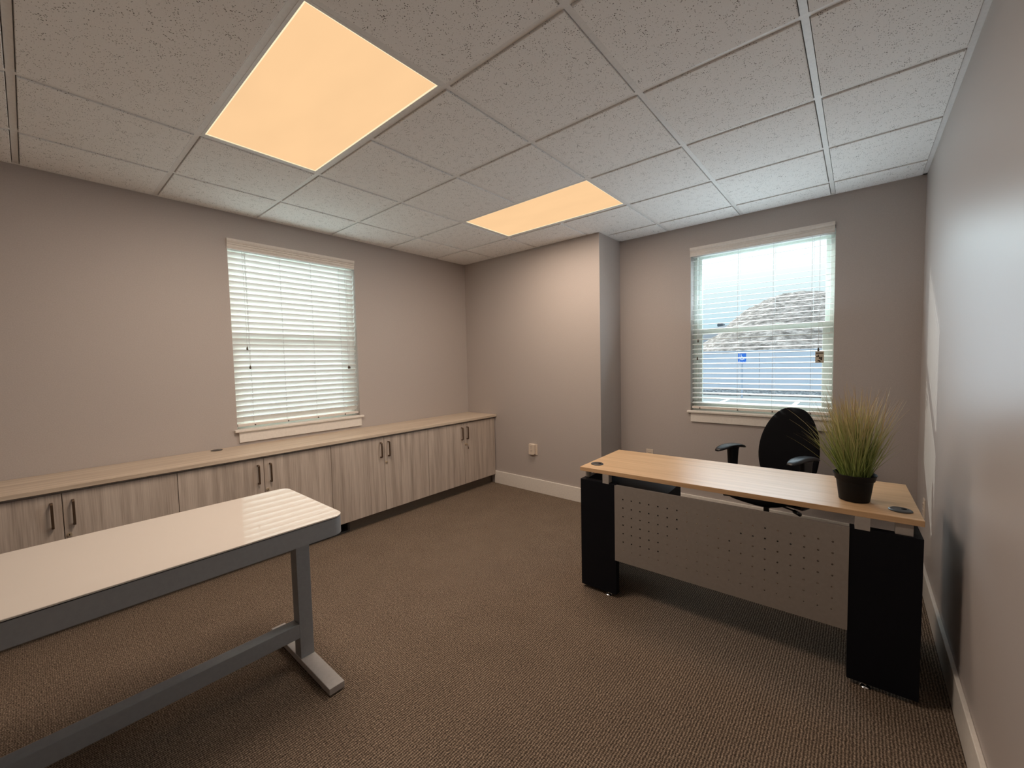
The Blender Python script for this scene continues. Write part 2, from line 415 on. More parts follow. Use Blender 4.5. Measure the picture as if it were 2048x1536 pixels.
def blind(label, loc, rz, wid, tilt, cords, lifts, group):
    t = thing('window_blind', label, 'window blind', loc, rz, group)
    h = wid / 2
    # valance: stepped crown profile (y,z), room side is -y
    prof = [(.012, 2.352), (-.006, 2.352), (-.006, 2.366), (-.010, 2.368), (-.010, 2.380), (-.0075, 2.382), (-.0075, 2.386), (-.012, 2.389), (-.012, 2.396), (-.009, 2.398), (-.014, 2.404), (-.018, 2.414), (-.018, 2.430), (-.0005, 2.430), (-.0005, ZT - .002), (.012, ZT - .002)]
    bm = B(); prism(bm, prof, -h - .004, h - .004, 'yzx'); obj('valance', bm, 'valance', t)
    bm = B(); box(bm, -h + .006, h - .006, .016, .066, 2.350, ZT - .003, .002); obj('headrail', bm, 'valance', t)
    bm = B(); n = 30; zt, zb = 2.318, 1.018; yc = .040
    ct, st = math.cos(tilt), math.sin(tilt)
    for k in range(n):
        z = zt + (zb - zt) * k / (n - 1); hw_, th = .025, .0014
        # gently crowned slat, positive tilt lifts the room edge
        pts = []
        for s in (-1, -.5, 0, .5, 1): pts.append((s * hw_, th + .0012 * (1 - s * s)))
        for s in (1, .5, 0, -.5, -1): pts.append((s * hw_, -th + .0012 * (1 - s * s)))
        prism(bm, [(yc + a * ct + b * st, z - a * st + b * ct) for a, b in pts], -h + .008, h - .008, 'yzx')
    obj('slats', bm, 'slat', t)
    bm = B(); box(bm, -h + .008, h - .008, yc - .025, yc + .025, .962, .984, .003); rail = obj('bottom_rail', bm, 'valance', t)
    for c in cords:
        bm = B(); cyl(bm, (c, yc - .028, .968), .006, .003, 'y', 10); obj('cord_plug', bm, 'slot', rail)
    
    dy = .026 * ct + .001
    for c in cords:
        bm = B()
        for s in (-1, 1):
            tube(bm, [(c + .004 * s, yc + s * dy - .001, 2.352), (c + .004 * s, yc + s * dy - .001, .972)], .0011, 5)
        for k in range(n):
            z = zt + (zb - zt) * k / (n - 1) - .003
            tube(bm, [(c, yc - dy, z + .025 * st), (c, yc + dy, z - .025 * st)], .0009, 4)
        obj('ladder_cord', bm, 'cord', t)
    for xs, zend in lifts:
        bm = B()
        for x_ in xs: tube(bm, [(x_, .004, 2.352), (x_ + .003, .006, (2.35 + zend) / 2), (x_ + .001, .005, zend)], .0012, 6)
        c = obj('pull_cord', bm, 'cord', t)
        for q, x_ in enumerate(xs):
            bm = B(); lathe(bm, [(0, .0), (.006, .002), (.007, .012), (.0035, .028), (.0, .032)], 12)
            ts = obj('tassel', bm, 'slot', c, True); ts.location = (x_ + .001, .005, zend - .03 - .0 * q)
    return t
cb = (BX0 + BX1) / 2; wb_ = BX1 - BX0
bl_b = blind('white window blind with open level slats behind the desk chair', (cb, D, 0), 0, wb_, math.radians(-9),
      [2.612 - cb, 2.924 - cb, 3.183 - cb, 3.44 - cb], [((2.598 - cb,), 1.60), ((2.592 - cb,), 1.44), ((3.483 - cb,), 1.49)], 'window blinds')
cl = (LY0 + LY1) / 2
bl_l = blind('white window blind with slats tilted nearly shut above the long cabinets', (0, cl, 0), PI / 2, LY1 - LY0, math.radians(57),
      [-2.366 - cl, -2.111 - cl, -1.855 - cl, -1.600 - cl], [((-2.397 - cl,), 1.60), ((-2.383 - cl,), 1.45), ((-1.553 - cl, -1.540 - cl), 1.43)], 'window blinds')
# paper tag on the pull cord of the back blind
t = thing('warning_tag', 'small beige paper tag hanging on the blind cord at the desk window', 'tag', (3.493, D - .004, 1.372))
bm = B(); box(bm, -.027, .027, -.0006, .0006, 0, .088); obj('card', bm, 'paper', t)
bm = B(); box(bm, -.023, .023, -.0012, -.0007, .070, .079)
for x, z, a, b in ((-.012, .048, .009, .004), (-.008, .056, .004, .007), (.002, .042, .006, .004), (.004, .033, .009, .004), (.011, .027, .005, .007), (-.004, .017, .008, .005), (.013, .04, .004, .006), (.002, .010, .006, .003)):
    box(bm, x - a, x + a, -.0012, -.0007, z - b, z + b, .0002)
obj('printing', bm, 'ink', t)

# ------------------------------------------------------------------ low cabinets along the left wall
CX, DT, P2 = .435, .020, .4922    # carcase front, door thickness, door pitch
ZC0, ZC1 = .793, .8175
def cabinet(k, label):
    y1 = -.013 - 2 * P2 * k; y0 = y1 - 2 * P2
    t = thing('base_cabinet', label, 'cabinet', (0, y1, 0), 0, 'base cabinets under the long counter')
    L = 2 * P2
    bm = B()
    box(bm, .003, CX, -L, -.0, .104, .788)
    obj('body', bm, 'door', t)
    VA, VB = -2.165 - y1, -1.815 - y1        # floor vent opening in the plinth, local
    bm = B(); c0, c1 = max(-L, VA), min(0, VB)
    if c0 < c1:
        for q0, q1 in ((-L, c0), (c1, 0)):
            if q1 - q0 > .01: box(bm, .003, .387, q0, q1, 0, .1035)
        box(bm, .003, .29, c0, c1, 0, .1035)
    else: box(bm, .003, .387, -L, 0, 0, .1035)
    obj('plinth', bm, 'kick', t)
    for s in (0, 1):
        a1 = -.0015 - s * P2; a0 = a1 - P2 + .003
        bm = B(); box(bm, CX + .0015, CX + DT, a0, a1, .106, .777, .0012, 1)
        d = obj('door', bm, 'door', t)
        ys = a0 + .038 if s == 0 else a1 - .038
        bm = B(); xf = CX + DT
        z0, z1 = .597, .736
        pts = [(xf - .001, z0 + .004), (xf + .020, z0 + .004), (xf + .026, z0 + .010), (xf + .026, z1 - .010), (xf + .020, z1 - .004), (xf - .001, z1 - .004)]
        hw_ = .0055
        # strap shaped bow handle
        outer = [(xf, z0), (xf + .024, z0), (xf + .031, z0 + .007), (xf + .031, z1 - .007), (xf + .024, z1), (xf, z1)]
        inner = [(xf, z1 - .009), (xf + .019, z1 - .009), (xf + .022, z1 - .012), (xf + .022, z0 + .012), (xf + .019, z0 + .009), (xf, z0 + .009)]
        prism(bm, outer + inner, ys - hw_, ys + hw_, 'xzy')
        obj('handle', bm, 'handle', d, bevel=.0012)
        if s == 0:
            bm = B(); cyl(bm, (xf, a0 + .016, .545), .0105, .006, 'x', 20); cyl(bm, (xf + .006, a0 + .016, .545), .0075, .002, 'x', 20)
            lk = obj('lock', bm, 'nickel', d, 40)
            bm = B(); box(bm, xf + .0075, xf + .0085, a0 + .0145, a0 + .0175, .540, .550); obj('keyhole', bm, 'dark', lk)
    return t
cab = [cabinet(0, 'low wood grain cabinet with a key in its lock, farthest, against the outlet wall'),
       cabinet(1, 'low wood grain cabinet second from the far wall, right of the floor vent'),
       cabinet(2, 'low wood grain cabinet behind the end of the white table, above the floor vent'),
       cabinet(3, 'low wood grain cabinet nearest the viewer, cut by the left photo edge')]
t = thing('air_vent', 'black floor level air vent with grey frame in the cabinet plinth', 'vent', (.36, -1.99, 0))
hv = .175
bm = B()
for a in ((-hv, hv, .001, .016), (-hv, hv, .092, .103), (-hv, -hv + .02, .016, .092), (hv - .02, hv, .016, .092)): box(bm, .0, .034, a[0] + .0008 * (a[0] < 0), a[1] - .0008, a[2], a[3], .002)
fr = obj('frame', bm, 'vent', t)
bm = B(); box(bm, -.055, -.050, -hv + .004, hv - .004, .002, .102); obj('duct', bm, 'dark', t)
bm = B()
for z in (.030, .045, .060, .075): box(bm, .002, .010, -hv + .02, hv - .02, z, z + .002)
obj('louvre', bm, 'dark', t)
# counter
t = thing('countertop', 'long pale wood grain countertop running over all the low cabinets', 'countertop', (0, 0, ZC0))
bm = B(); box(bm, .002, .477, YF + .3, -.002, 0.0, ZC1 - ZC0, .0015); o = obj('slab', bm, 'counter', t)
bm = B(); lathe(bm, [(0, .0005), (.030, .0005), (.036, .0), (.038, .0025), (.034, .0035), (0, .0035)], 32); g = obj('grommet', bm, 'grommet', t, 40); g.location = (.062, -2.657, ZC1 - ZC0)
# key hanging in the lock of the first cabinet
ky = -.013 - P2 + .0015 + .016
t = thing('key', 'small key hanging from the lock of the farthest cabinet', 'key', (CX + DT + .0086, ky, .545))
bm = B(); box(bm, 0, .016, -.0012, .0012, -.004, .004); obj('blade', bm, 'nickel', t)
bm = B(); cyl(bm, (.021, -.0015, -.001), .009, .003, 'y', 20); obj('bow', bm, 'nickel', t)
bm = B()
for q in range(16):
    a0, a1 = 2 * PI * q / 16, 2 * PI * (q + 1) / 16
    tube(bm, [(.024, .010 * math.cos(a0) + .004, -.017 + .010 * math.sin(a0)), (.024, .010 * math.cos(a1) + .004, -.017 + .010 * math.sin(a1))], .0012, 6)
obj('key_ring', bm, 'handle', t)
bm = B(); box(bm, .0225, .0255, .004, .016, -.052, -.026, .001); obj('spare_key', bm, 'handle', t)

# ------------------------------------------------------------------ white glass table
TX0, TX1, TY1, TZ = 1.372, 2.006, -2.668, .780
TL = 1.52
t = thing('white_table', 'white glass topped table on grey steel legs in the left foreground', 'table', ((TX0 + TX1) / 2, TY1 - TL / 2, 0))
def rrect(hx, hy, r, seg=10):
    out = []
    for cx, cy, a0 in ((hx - r, hy - r, 0), (-hx + r, hy - r, PI / 2), (-hx + r, -hy + r, PI), (hx - r, -hy + r, 3 * PI / 2)):
        for k in range(seg + 1):
            a = a0 + PI / 2 * k / seg; out.append((cx + r * math.cos(a), cy + r * math.sin(a)))
    return out
hx, hy = (TX1 - TX0) / 2, TL / 2
def slab(bm, hx, hy, r, z0, z1, e=.0):
    P = rrect(hx, hy, r)
    if e:
        Q = rrect(hx - e, hy - e, r - e)
        loft(bm, [[(x, y, z0) for x, y in P], [(x, y, z1 - e) for x, y in P], [(x, y, z1) for x, y in Q]])
    else: loft(bm, [[(x, y, z0) for x, y in P], [(x, y, z1) for x, y in P]])
bm = B(); slab(bm, hx, hy, .052, TZ - .006, TZ, .0015); obj('glass_top', bm, 'whiteglass', t, 30)
bm = B(); slab(bm, hx - .003, hy - .003, .05, TZ - .0095, TZ - .006); obj('gasket', bm, 'rubber', t, 30)
bm = B()
zb_ = TZ - .083
P, Q = rrect(hx - .001, hy - .001, .052), rrect(hx - .022, hy - .022, .031)
n = len(P); lay = []
for poly, z in ((P, TZ - .0095), (P, zb_), (Q, zb_), (Q, TZ - .0095)): lay.append([bm.verts.new((x, y, z)) for x, y in poly])
for a, b in zip(lay, lay[1:] + lay[:1]):
    for k in range(n): bm.faces.new((a[k], a[(k + 1) % n], b[(k + 1) % n], b[k]))
obj('apron_frame', bm, 'tableframe', t, 30)
ly0 = TY1 - TL / 2
def loc_y(y): return y - (TY1 - TL / 2)
def loc_x(x): return x - (TX0 + TX1) / 2
for s in (1, -1):
    yc = s * (loc_y(-2.740))
    bm = B(); box(bm, loc_x(1.355), loc_x(2.009), yc - .034, yc + .034, .006, .036, .002)
    ft = obj('foot', bm, 'tablefoot', t)
    for xx in (loc_x(1.39), loc_x(1.975)):
        bm = B(); cyl(bm, (xx, yc, 0), .016, .006, 'z', 16); obj('glide', bm, 'rubber', ft)
    bm = B(); box(bm, loc_x(1.655), loc_x(1.720), yc - .031, yc + .031, .036, zb_ + .001, .0015); obj('leg', bm, 'tableframe', t)
    bm = B(); box(bm, loc_x(1.44), loc_x(1.94), yc - .02, yc + .02, zb_ + .002, zb_ + .03); obj('top_bracket', bm, 'tableframe', t)
bm = B(); yc = loc_y(-2.740); box(bm, loc_x(1.660), loc_x(1.7195), -yc + .031, yc - .031, .140, .207, .0015); obj('crossbar', bm, 'tableframe', t)

# ------------------------------------------------------------------ desk
DO, DA = (2.409, -1.344), math.radians(1.9)
desk = thing('office_desk', 'oak topped office desk with black legs and perforated grey modesty panel', 'desk', (DO[0], DO[1], 0), DA)
bm = B(); box(bm, 0, 1.53, 0, .583, .7455, .770, .0015); obj('desktop', bm, 'oak', desk)
def leg(x0, x1, side, lab):
    bm = B()
    z0, z1 = .022, .695
    box(bm, x0, x1, .001, .045, z0, z1, .0015)
    sx = (x0, x0 + .03) if side < 0 else (x1 - .03, x1)
    box(bm, sx[0], sx[1], .045, .555, z0, z1, .0015)
    l = obj('leg', bm, 'black', desk)
    for px, py in (((x0 + x1) / 2 + (.06 if side < 0 else -.05), .016), (sum(sx) / 2, .53)):
        bm = B(); lathe(bm, [(0, 0), (.017, 0), (.019, .004), (.015, .009), (.006, .011), (.006, .024), (0, .024)], 20)
        f = obj('levelling_foot', bm, 'chrome', l, 40); f.location = (px, py, 0)
    return l
leg(.002, .2345, -1, ''); leg(1.3015, 1.529, 1, '')
for x0, x1, y0, y1 in ((.152, .192, -.001, .045), (.006, .034, .060, .090), (1.318, 1.368, -.002, .045), (1.446, 1.50, .014, .045)):
    bm = B(); box(bm, x0, x1, y0, y1, .6905 if y0 < 0 else .695, .7455, .001); obj('spacer', bm, 'silver', desk)
# perforated modesty panel, one sheet with real holes
bm = B()
PX0, PX1, PZ0, PZ1 = .229, 1.3013, .236, .6905
px, pr_ = .0508, .0042
cxs = [.281 + px * k for k in range(20)]; czs = [.615 - px * k for k in range(7)]
def face_grid(y):
    xs = [PX0] + [cxs[0] - px / 2 + px * k for k in range(21)] + [PX1]
    zs = [PZ0] + [czs[-1] - px / 2 + px * k for k in range(8)] + [PZ1]
    V = {}
    def v(x, z):
        k = (round(x, 5), round(z, 5))
        if k not in V: V[k] = bm.verts.new((x, y, z))
        return V[k]
    holes = {}
    for a in range(len(xs) - 1):
        for b in range(len(zs) - 1):
            x0, x1, z0, z1 = xs[a], xs[a + 1], zs[b], zs[b + 1]
            if 1 <= a <= 20 and 1 <= b <= 7:
                cx, cz = (x0 + x1) / 2, (z0 + z1) / 2
                ring = [bm.verts.new((cx + pr_ * math.cos(PI * q / 8), y, cz + pr_ * math.sin(PI * q / 8))) for q in range(16)]
                cs = [v(x1, z1), v(x0, z1), v(x0, z0), v(x1, z0)]
                for q in range(4):
                    seq = ring[q * 4:q * 4 + 5] if q < 3 else ring[12:] + ring[:1]
                    # fan of this corner
                    for m_ in range(4):
                        a_, b_ = (q * 4 + m_) % 16, (q * 4 + m_ + 1) % 16
                        bm.faces.new((cs[q], ring[b_], ring[a_]))
                for q in range(4):
                    bm.faces.new((cs[q], cs[(q + 1) % 4], ring[(q * 4 + 4) % 16]))
                holes[(a, b)] = ring
            else: bm.faces.new((v(x0, z0), v(x1, z0), v(x1, z1), v(x0, z1)))
    return holes, V, xs, zs
h0, V0, xs, zs = face_grid(-.0025); h1, V1, _, _ = face_grid(-.0008)
for k in h0:
    r0, r1 = h0[k], h1[k]
    for q in range(16): bm.faces.new((r0[q], r0[(q + 1) % 16], r1[(q + 1) % 16], r1[q]))
def edge_strip(pts):
    for a, b in zip(pts, pts[1:]):
        ka, kb = (round(a[0], 5), round(a[1], 5)), (round(b[0], 5), round(b[1], 5))
        bm.faces.new((V0[ka], V0[kb], V1[kb], V1[ka]))
edge_strip([(x, PZ0) for x in xs]); edge_strip([(x, PZ1) for x in xs]); edge_strip([(PX0, z) for z in zs]); edge_strip([(PX1, z) for z in zs])
box(bm, PX0, PX1, -.0008, .018, PZ1 - .0015, PZ1)          # folded return along the top
box(bm, PX0 + .006, PX1 - .001, -.0008, .018, PZ0, PZ0 + .0015)
obj('modesty_panel', bm, 'modesty', desk)
for cx, cy in ((.061, .114), (1.468, .102)):
    bm = B(); lathe(bm, [(0, .004), (.030, .004), (.031, .0055), (.035, .0055), (.0385, .003), (.039, .0)], 36)
    g = obj('grommet', bm, 'grommet', desk, 40); g.location = (cx, cy, .770)
    bm = B(); cyl(bm, (.012, .012, .0038), .009, .0012, 'z', 20); obj('cable_slot', bm, 'dark', g)
# drawer box hung under the left half of the desk
bm = B(); box(bm, .034, .448, .125, .545, .29, .605, .002); dbx = obj('drawer_box', bm, 'black', desk)
for z0, z1 in ((.45, .597), (.298, .445)):
    bm = B(); box(bm, .038, .444, .545, .562, z0, z1, .0015); obj('drawer_front', bm, 'black', dbx)

# ------------------------------------------------------------------ potted grass
PC = (3.722, -1.138)
t = thing('potted_grass', 'artificial dry grass plant in a black pot on the oak desk', 'plant', (PC[0], PC[1], .770))
bm = B(); lathe(bm, [(0, .001), (.053, .001), (.0555, .004), (.0665, .092), (.068, .0935), (.0715, .096), (.0765, .118), (.0785, .121), (.078, .124), (.0755, .1235), (.0725, .115), (.068, .098), (.064, .09), (.05, .012), (0, .012)], 48)
obj('pot', bm, 'pot', t, 35)
bm = B(); lathe(bm, [(0, .098), (.02, .1), (.045, .099), (.066, .0955), (.0655, .085), (0, .085)], 30)
for v in bm.verts: v.co.z += random.uniform(-.003, .003) if v.co.z > .09 else 0
obj('filling', bm, 'soil', t, True)
bm = B(); rnd = random.Random(21)
for k in range(760):
    a = rnd.uniform(0, 2 * PI); r0 = .05 * math.sqrt(rnd.random())
    base = Vector((r0 * math.cos(a), r0 * math.sin(a), .094))
    out = a + rnd.uniform(-.7, .7); q = rnd.random()
    hgt = rnd.uniform(.17, .40) if q < .86 else rnd.uniform(.36, .46)
    lean = (r0 / .05) * rnd.uniform(.05, .135) + rnd.uniform(0, .03)
    if rnd.random() < .07: lean += rnd.uniform(.03, .11); out = out if math.cos(out) < .3 else out + PI * .8
    dirv = Vector((math.cos(out), math.sin(out), 0))
    dirv.x -= .10
    wv = Vector((-math.sin(out + rnd.uniform(-1, 1)), math.cos(out + rnd.uniform(-1, 1)), 0)).normalized()
    w0 = rnd.uniform(.0009, .0019); pw = rnd.uniform(1.15, 1.7); n = 7; prev = None
    curl = rnd.uniform(-.028, .028)
    for s in range(n + 1):
        u = s / n
        p = base + dirv * (lean * u ** pw) + Vector((0, 0, hgt * (u - .06 * (lean / .1) * u ** 3))) + wv * curl * math.sin(u * 3)
        ww = w0 * (1 - u ** 2.2) + .0003
        l_, r_2 = bm.verts.new(p - wv * ww), bm.verts.new(p + wv * ww)
        if prev: bm.faces.new((prev[0], prev[1], r_2, l_))
        prev = (l_, r_2)
obj('foliage', bm, 'grass', t)['kind'] = 'stuff'

# ------------------------------------------------------------------ office chair (faces local -y)
ch = thing('office_chair', 'black upholstered office armchair behind the oak desk by the window', 'chair', (3.235, -.145, 0), math.radians(-24))
def sring(cx, cy, z, hx, hy, n=28, e=2.6):
    out = []
    for k in range(n):
        a = 2 * PI * k / n; c, s = math.cos(a), math.sin(a)
        out.append((cx + hx * math.copysign(abs(c) ** (2 / e), c), cy + hy * math.copysign(abs(s) ** (2 / e), s), z))
    return out
bm = B()
prof = [(.480, .10, .012), (.488, .128, .026), (.52, .158, .034), (.58, .180, .037), (.65, .193, .038), (.72, .1965, .038), (.80, .190, .036), (.87, .173, .034), (.93, .150, .032), (.98, .122, .029), (1.015, .092, .025), (1.035, .062, .018), (1.043, .03, .008)]
rings = []
for z, hw_, th in prof:
    yc = .262 + .02 * math.cos((z - .62) * 5) * -1 + (z - .6) * .10
    rg = []
    for x, y, zz in sring(0, 0, z, hw_ * 1.11, th, 32, 2.4):
        rg.append((x, yc + y - .35 * x * x, zz))
    rings.append(rg)
loft(bm, rings); obj('backrest', bm, 'blackfabric', ch, True, subsurf=1)
bm = B()
rings = []
for z, f in ((.425, .80), (.432, .9), (.45, .98), (.475, 1.0), (.497, .96), (.508, .85), (.512, .6), (.513, .2)):
    rg = []
    for x, y, zz in sring(0, -.035, z, .235 * f, .225 * f, 36, 3.2):
        drop = max(0, (-.12 - y)) ** 2 * .9
        rg.append((x, y, zz - drop))
    rings.append(rg)
loft(bm, rings); obj('seat', bm, 'blackfabric', ch, True)
bm = B(); box(bm, -.035, .035, .29, .315, .40, .72, .004); box(bm, -.035, .035, .08, .315, .40, .42, .004); obj('back_bracket', bm, 'blackplastic', ch)
bm = B(); box(bm, -.10, .10, -.13, .12, .385, .426, .008)
mech = obj('mechanism', bm, 'blackplastic', ch)
for s, y in ((-1, -.09), (1, -.04)):
    bm = B(); tube(bm, [(s * .09, y, .40), (s * .20, y, .392), (s * .235, y - .01, .388)], .006, 8); tube(bm, [(s * .215, y - .004, .389), (s * .262, y - .018, .383)], .013, 10)
    obj('lever', bm, 'blackplastic', mech, True)
for s in (-1, 1):
    X = s * .262
    bm = B()
    rings = []
    for z, hx_, hy_ in ((.412, .013, .036), (.52, .016, .042), (.64, .018, .047), (.715, .020, .052), (.735, .022, .062)):
        rings.append(sring(X, -.005, z, hx_, hy_, 20, 4))
    loft(bm, rings); box(bm, min(X, X - s * .17), max(X, X - s * .17), -.035, .025, .404, .416, .002)
    arm = obj('armrest', bm, 'blackplastic', ch, 50)
    bm = B(); rings = []
    N = 16
    for k in range(N + 1):
        u = k / N; y = -.185 + .31 * u
        zc = .752 - .024 * (2 * abs(u - .48)) ** 2.2
        hw_ = .040 * (1 - abs(2 * u - 1) ** 4 * .55); th = .0145 * (1 - abs(2 * u - 1) ** 6 * .5)
        rg = []
        for q in range(18):
            a = 2 * PI * q / 18; c, s2 = math.cos(a), math.sin(a)
            rg.append((X + hw_ * math.copysign(abs(c) ** .75, c), y, zc + th * math.copysign(abs(s2) ** .8, s2)))
        rings.append(rg)
    loft(bm, rings); obj('arm_pad', bm, 'blackplastic', arm, True)
bm = B(); cyl(bm, (0, 0, .10), .028, .17, 'z', 20); cyl(bm, (0, 0, .26), .018, .13, 'z', 20); obj('gas_lift', bm, 'blackplastic', ch, 40)
bm = B(); cyl(bm, (0, 0, .075), .045, .06, 'z', 24)
for k in range(5):
    a = 2 * PI * k / 5 + .3
    tube(bm, [(.02 * math.cos(a), .02 * math.sin(a), .108), (.16 * math.cos(a), .16 * math.sin(a), .098), (.29 * math.cos(a), .29 * math.sin(a), .076)], [.026, .022, .016], 10)
base = obj('star_base', bm, 'blackplastic', ch, 50)
for k in range(5):
    a = 2 * PI * k / 5 + .3
    bm = B()
    for s in (-.014, .006): cyl(bm, (s, 0, .026), .026, .009, 'x', 20)
    cyl(bm, (0, 0, .026), .008, .05, 'z', 12)
    c = obj('caster', bm, 'blackplastic', base, 40); c.location = (.29 * math.cos(a), .29 * math.sin(a), 0); c.rotation_euler = (0, 0, a * 1.7)

# ------------------------------------------------------------------ outlets
def outlet(label, loc, rz):
    t = thing('wall_outlet', label, 'outlet', loc, rz)
    bm = B(); box(bm, -.036, .036, -.006, -.0003, -.058, .058, .002); pl = obj('cover_plate', bm, 'plate', t)
    for s in (-1, 1):
        bm = B(); box(bm, -.017, .017, -.0085, -.005, s * .02 - .014, s * .02 + .014, .004, 3); r = obj('socket', bm, 'plate', t)
        bm = B()
        for x in (-.006, .006): box(bm, x - .0013, x + .0013, -.0090, -.0084, s * .02 - .002, s * .02 + .007)
        cyl(bm, (0, -.0090, s * .02 - .008), .0025, .0008, 'y', 12); obj('slots', bm, 'slot', r)
    bm = B(); cyl(bm, (0, -.0070, 0), .003, .001, 'y', 12); obj('screw', bm, 'slot', pl)
    return t
outlet('white wall outlet half hidden behind the left end of the oak desk', (2.146, D, .472), 0)
outlet('white wall outlet on the right wall beside the oak desk', (W, -.005, .472), -PI / 2)
t = thing('outlet_adapter', 'chunky white plug-in outlet adapter on the wall right of the cabinets', 'outlet', (1.022, 0, .470))
bm = B(); box(bm, -.046, .052, -.006, -.0003, -.060, .060, .002); obj('cover_plate', bm, 'plate', t)
prof = [(-.050, -.050), (-.048, -.056), (-.01, -.060), (.020, -.056), (.028, -.046), (.028, .050), (.024, .058), (-.040, .062), (-.049, .056)]
bm = B(); prism(bm, [(x, z) for x, z in prof], -.034, -.006, 'xzy'); bd = obj('body', bm, 'plate', t, bevel=.004)
for z in (.026, -.016):
    bm = B()
    for x in (-.022, -.008): box(bm, x - .0015, x + .0015, -.0348, -.0338, z, z + .010)
    cyl(bm, (-.015, -.0348, z - .009), .003, .001, 'y', 12); obj('socket_slots', bm, 'slot', bd)

# ------------------------------------------------------------------ outdoors
GZ = -.28
bm = B(); box(bm, -140, 90, -60, 12.8, GZ - .4, GZ); box(bm, -140, 90, 12.8, 260, GZ - .4, GZ)
g = struct(obj('ground', bm, 'asphalt'))
# painted parking lines
for q, (x, y) in enumerate(((-.275, 13.6), (2.03, 14.2))):
    bm = B(); ang = 0
    box(bm, -.07, .07, -1.3, 1.3, GZ + .001, GZ + .006)
    o = tag(obj('parking_line', bm, 'paint'), ('white painted parking line on the asphalt, left of the parking sign post', 'white painted parking line on the asphalt, right of the parking sign post')[q], 'road marking', 'parking lines'); o.location = (x, y, 0); o.rotation_euler = (0, 0, -ang)
FY, FA = 19.6, math.radians(6)
# rock bed in front of the concrete screen wall
bm = B(); rr = random.Random(3); nx, ny = 90, 10
gv = [[bm.verts.new((-14 + 28 * i / nx, -2.9 + 2.9 * j / ny, GZ + .02 + rr.uniform(0, .12) * (0 < j < ny))) for i in range(nx + 1)] for j in range(ny + 1)]
for j in range(ny):
    for i in range(nx): bm.faces.new((gv[j][i], gv[j][i + 1], gv[j + 1][i + 1], gv[j + 1][i]))
o = obj('gravel', bm, 'gravel'); o.location = (0, FY - .05, 0); o.rotation_euler = (0, 0, FA); o['kind'] = 'stuff'
tag(o, 'strip of pale grey rocks along the foot of the outdoor wall', 'gravel')
t = thing('concrete_fence', 'pale blue concrete fence across the car park outside the desk window', 'fence', (0, FY, 0), FA)
bm = B(); rr = random.Random(5)
for k in range(6):
    x0 = -14 + 4.67 * k; box(bm, x0, x0 + 4.655, 0, .15, GZ - .1, 1.68, .01)
obj('panel', bm, 'fence', t)
bm = B(); box(bm, -14, 14, -.03, .18, 1.68, 1.73, .008); obj('coping', bm, 'fence', t)
# accessible parking sign
t = thing('parking_sign', 'blue accessible parking sign on a pale post in front of the concrete fence', 'sign', (.10, 15.2, GZ), 0)
bm = B(); box(bm, -.03, .03, .002, .05, 0, 1.83, .004); obj('post', bm, 'signpost', t)
bm = B(); box(bm, -.145, .145, -.004, .0, 1.42, 1.845, .0015); sp_ = obj('sign_panel', bm, 'signblue', t)
bm = B()
def arc(cx, cz, r, a0, a1, w, n=16):
    for q in range(n):
        b0, b1 = a0 + (a1 - a0) * q / n, a0 + (a1 - a0) * (q + 1) / n
        pts = [(cx + (r - w) * math.cos(b0), cz + (r - w) * math.sin(b0)), (cx + (r + w) * math.cos(b0), cz + (r + w) * math.sin(b0)), (cx + (r + w) * math.cos(b1), cz + (r + w) * math.sin(b1)), (cx + (r - w) * math.cos(b1), cz + (r - w) * math.sin(b1))]
        prism(bm, pts, -.006, -.0042, 'xzy')
arc(-.006, 1.645, .058, math.radians(110), math.radians(340), .009)
cyl(bm, (-.034, -.006, 1.785), .017, .0018, 'y', 16)
prism(bm, [(-.043, 1.76), (-.025, 1.76), (-.017, 1.66), (-.035, 1.66)], -.006, -.0042, 'xzy')
prism(bm, [(-.035, 1.66), (-.035, 1.678), (.042, 1.678), (.042, 1.66)], -.006, -.0042, 'xzy')
prism(bm, [(-.030, 1.715), (-.030, 1.728), (.02, 1.728), (.02, 1.715)], -.006, -.0042, 'xzy')
prism(bm, [(.026, 1.67), (.042, 1.678), (.074, 1.60), (.058, 1.595)], -.006, -.0042, 'xzy')
prism(bm, [(.058, 1.595), (.064, 1.612), (.092, 1.62), (.092, 1.605)], -.006, -.0042, 'xzy')
obj('wheelchair_symbol', bm, 'signwhite', sp_)
cu = bpy.data.curves.new('lettering', 'FONT'); cu.body = 'PARKING'; cu.size = .072; cu.extrude = .0008; cu.align_x = 'CENTER'
tmp = bpy.data.objects.new('lettering_source', cu); COL.objects.link(tmp)
me = bpy.data.meshes.new_from_object(tmp.evaluated_get(bpy.context.evaluated_depsgraph_get()))
bpy.data.objects.remove(tmp); bpy.data.curves.remove(cu)
me.name = 'lettering'; me.materials.clear(); me.materials.append(MAT['signwhite'])
lt = bpy.data.objects.new('lettering', me); COL.objects.link(lt); lt.parent = sp_; lt.rotation_euler = (PI / 2, 0, 0); lt.location = (0, -.0052, 1.462)
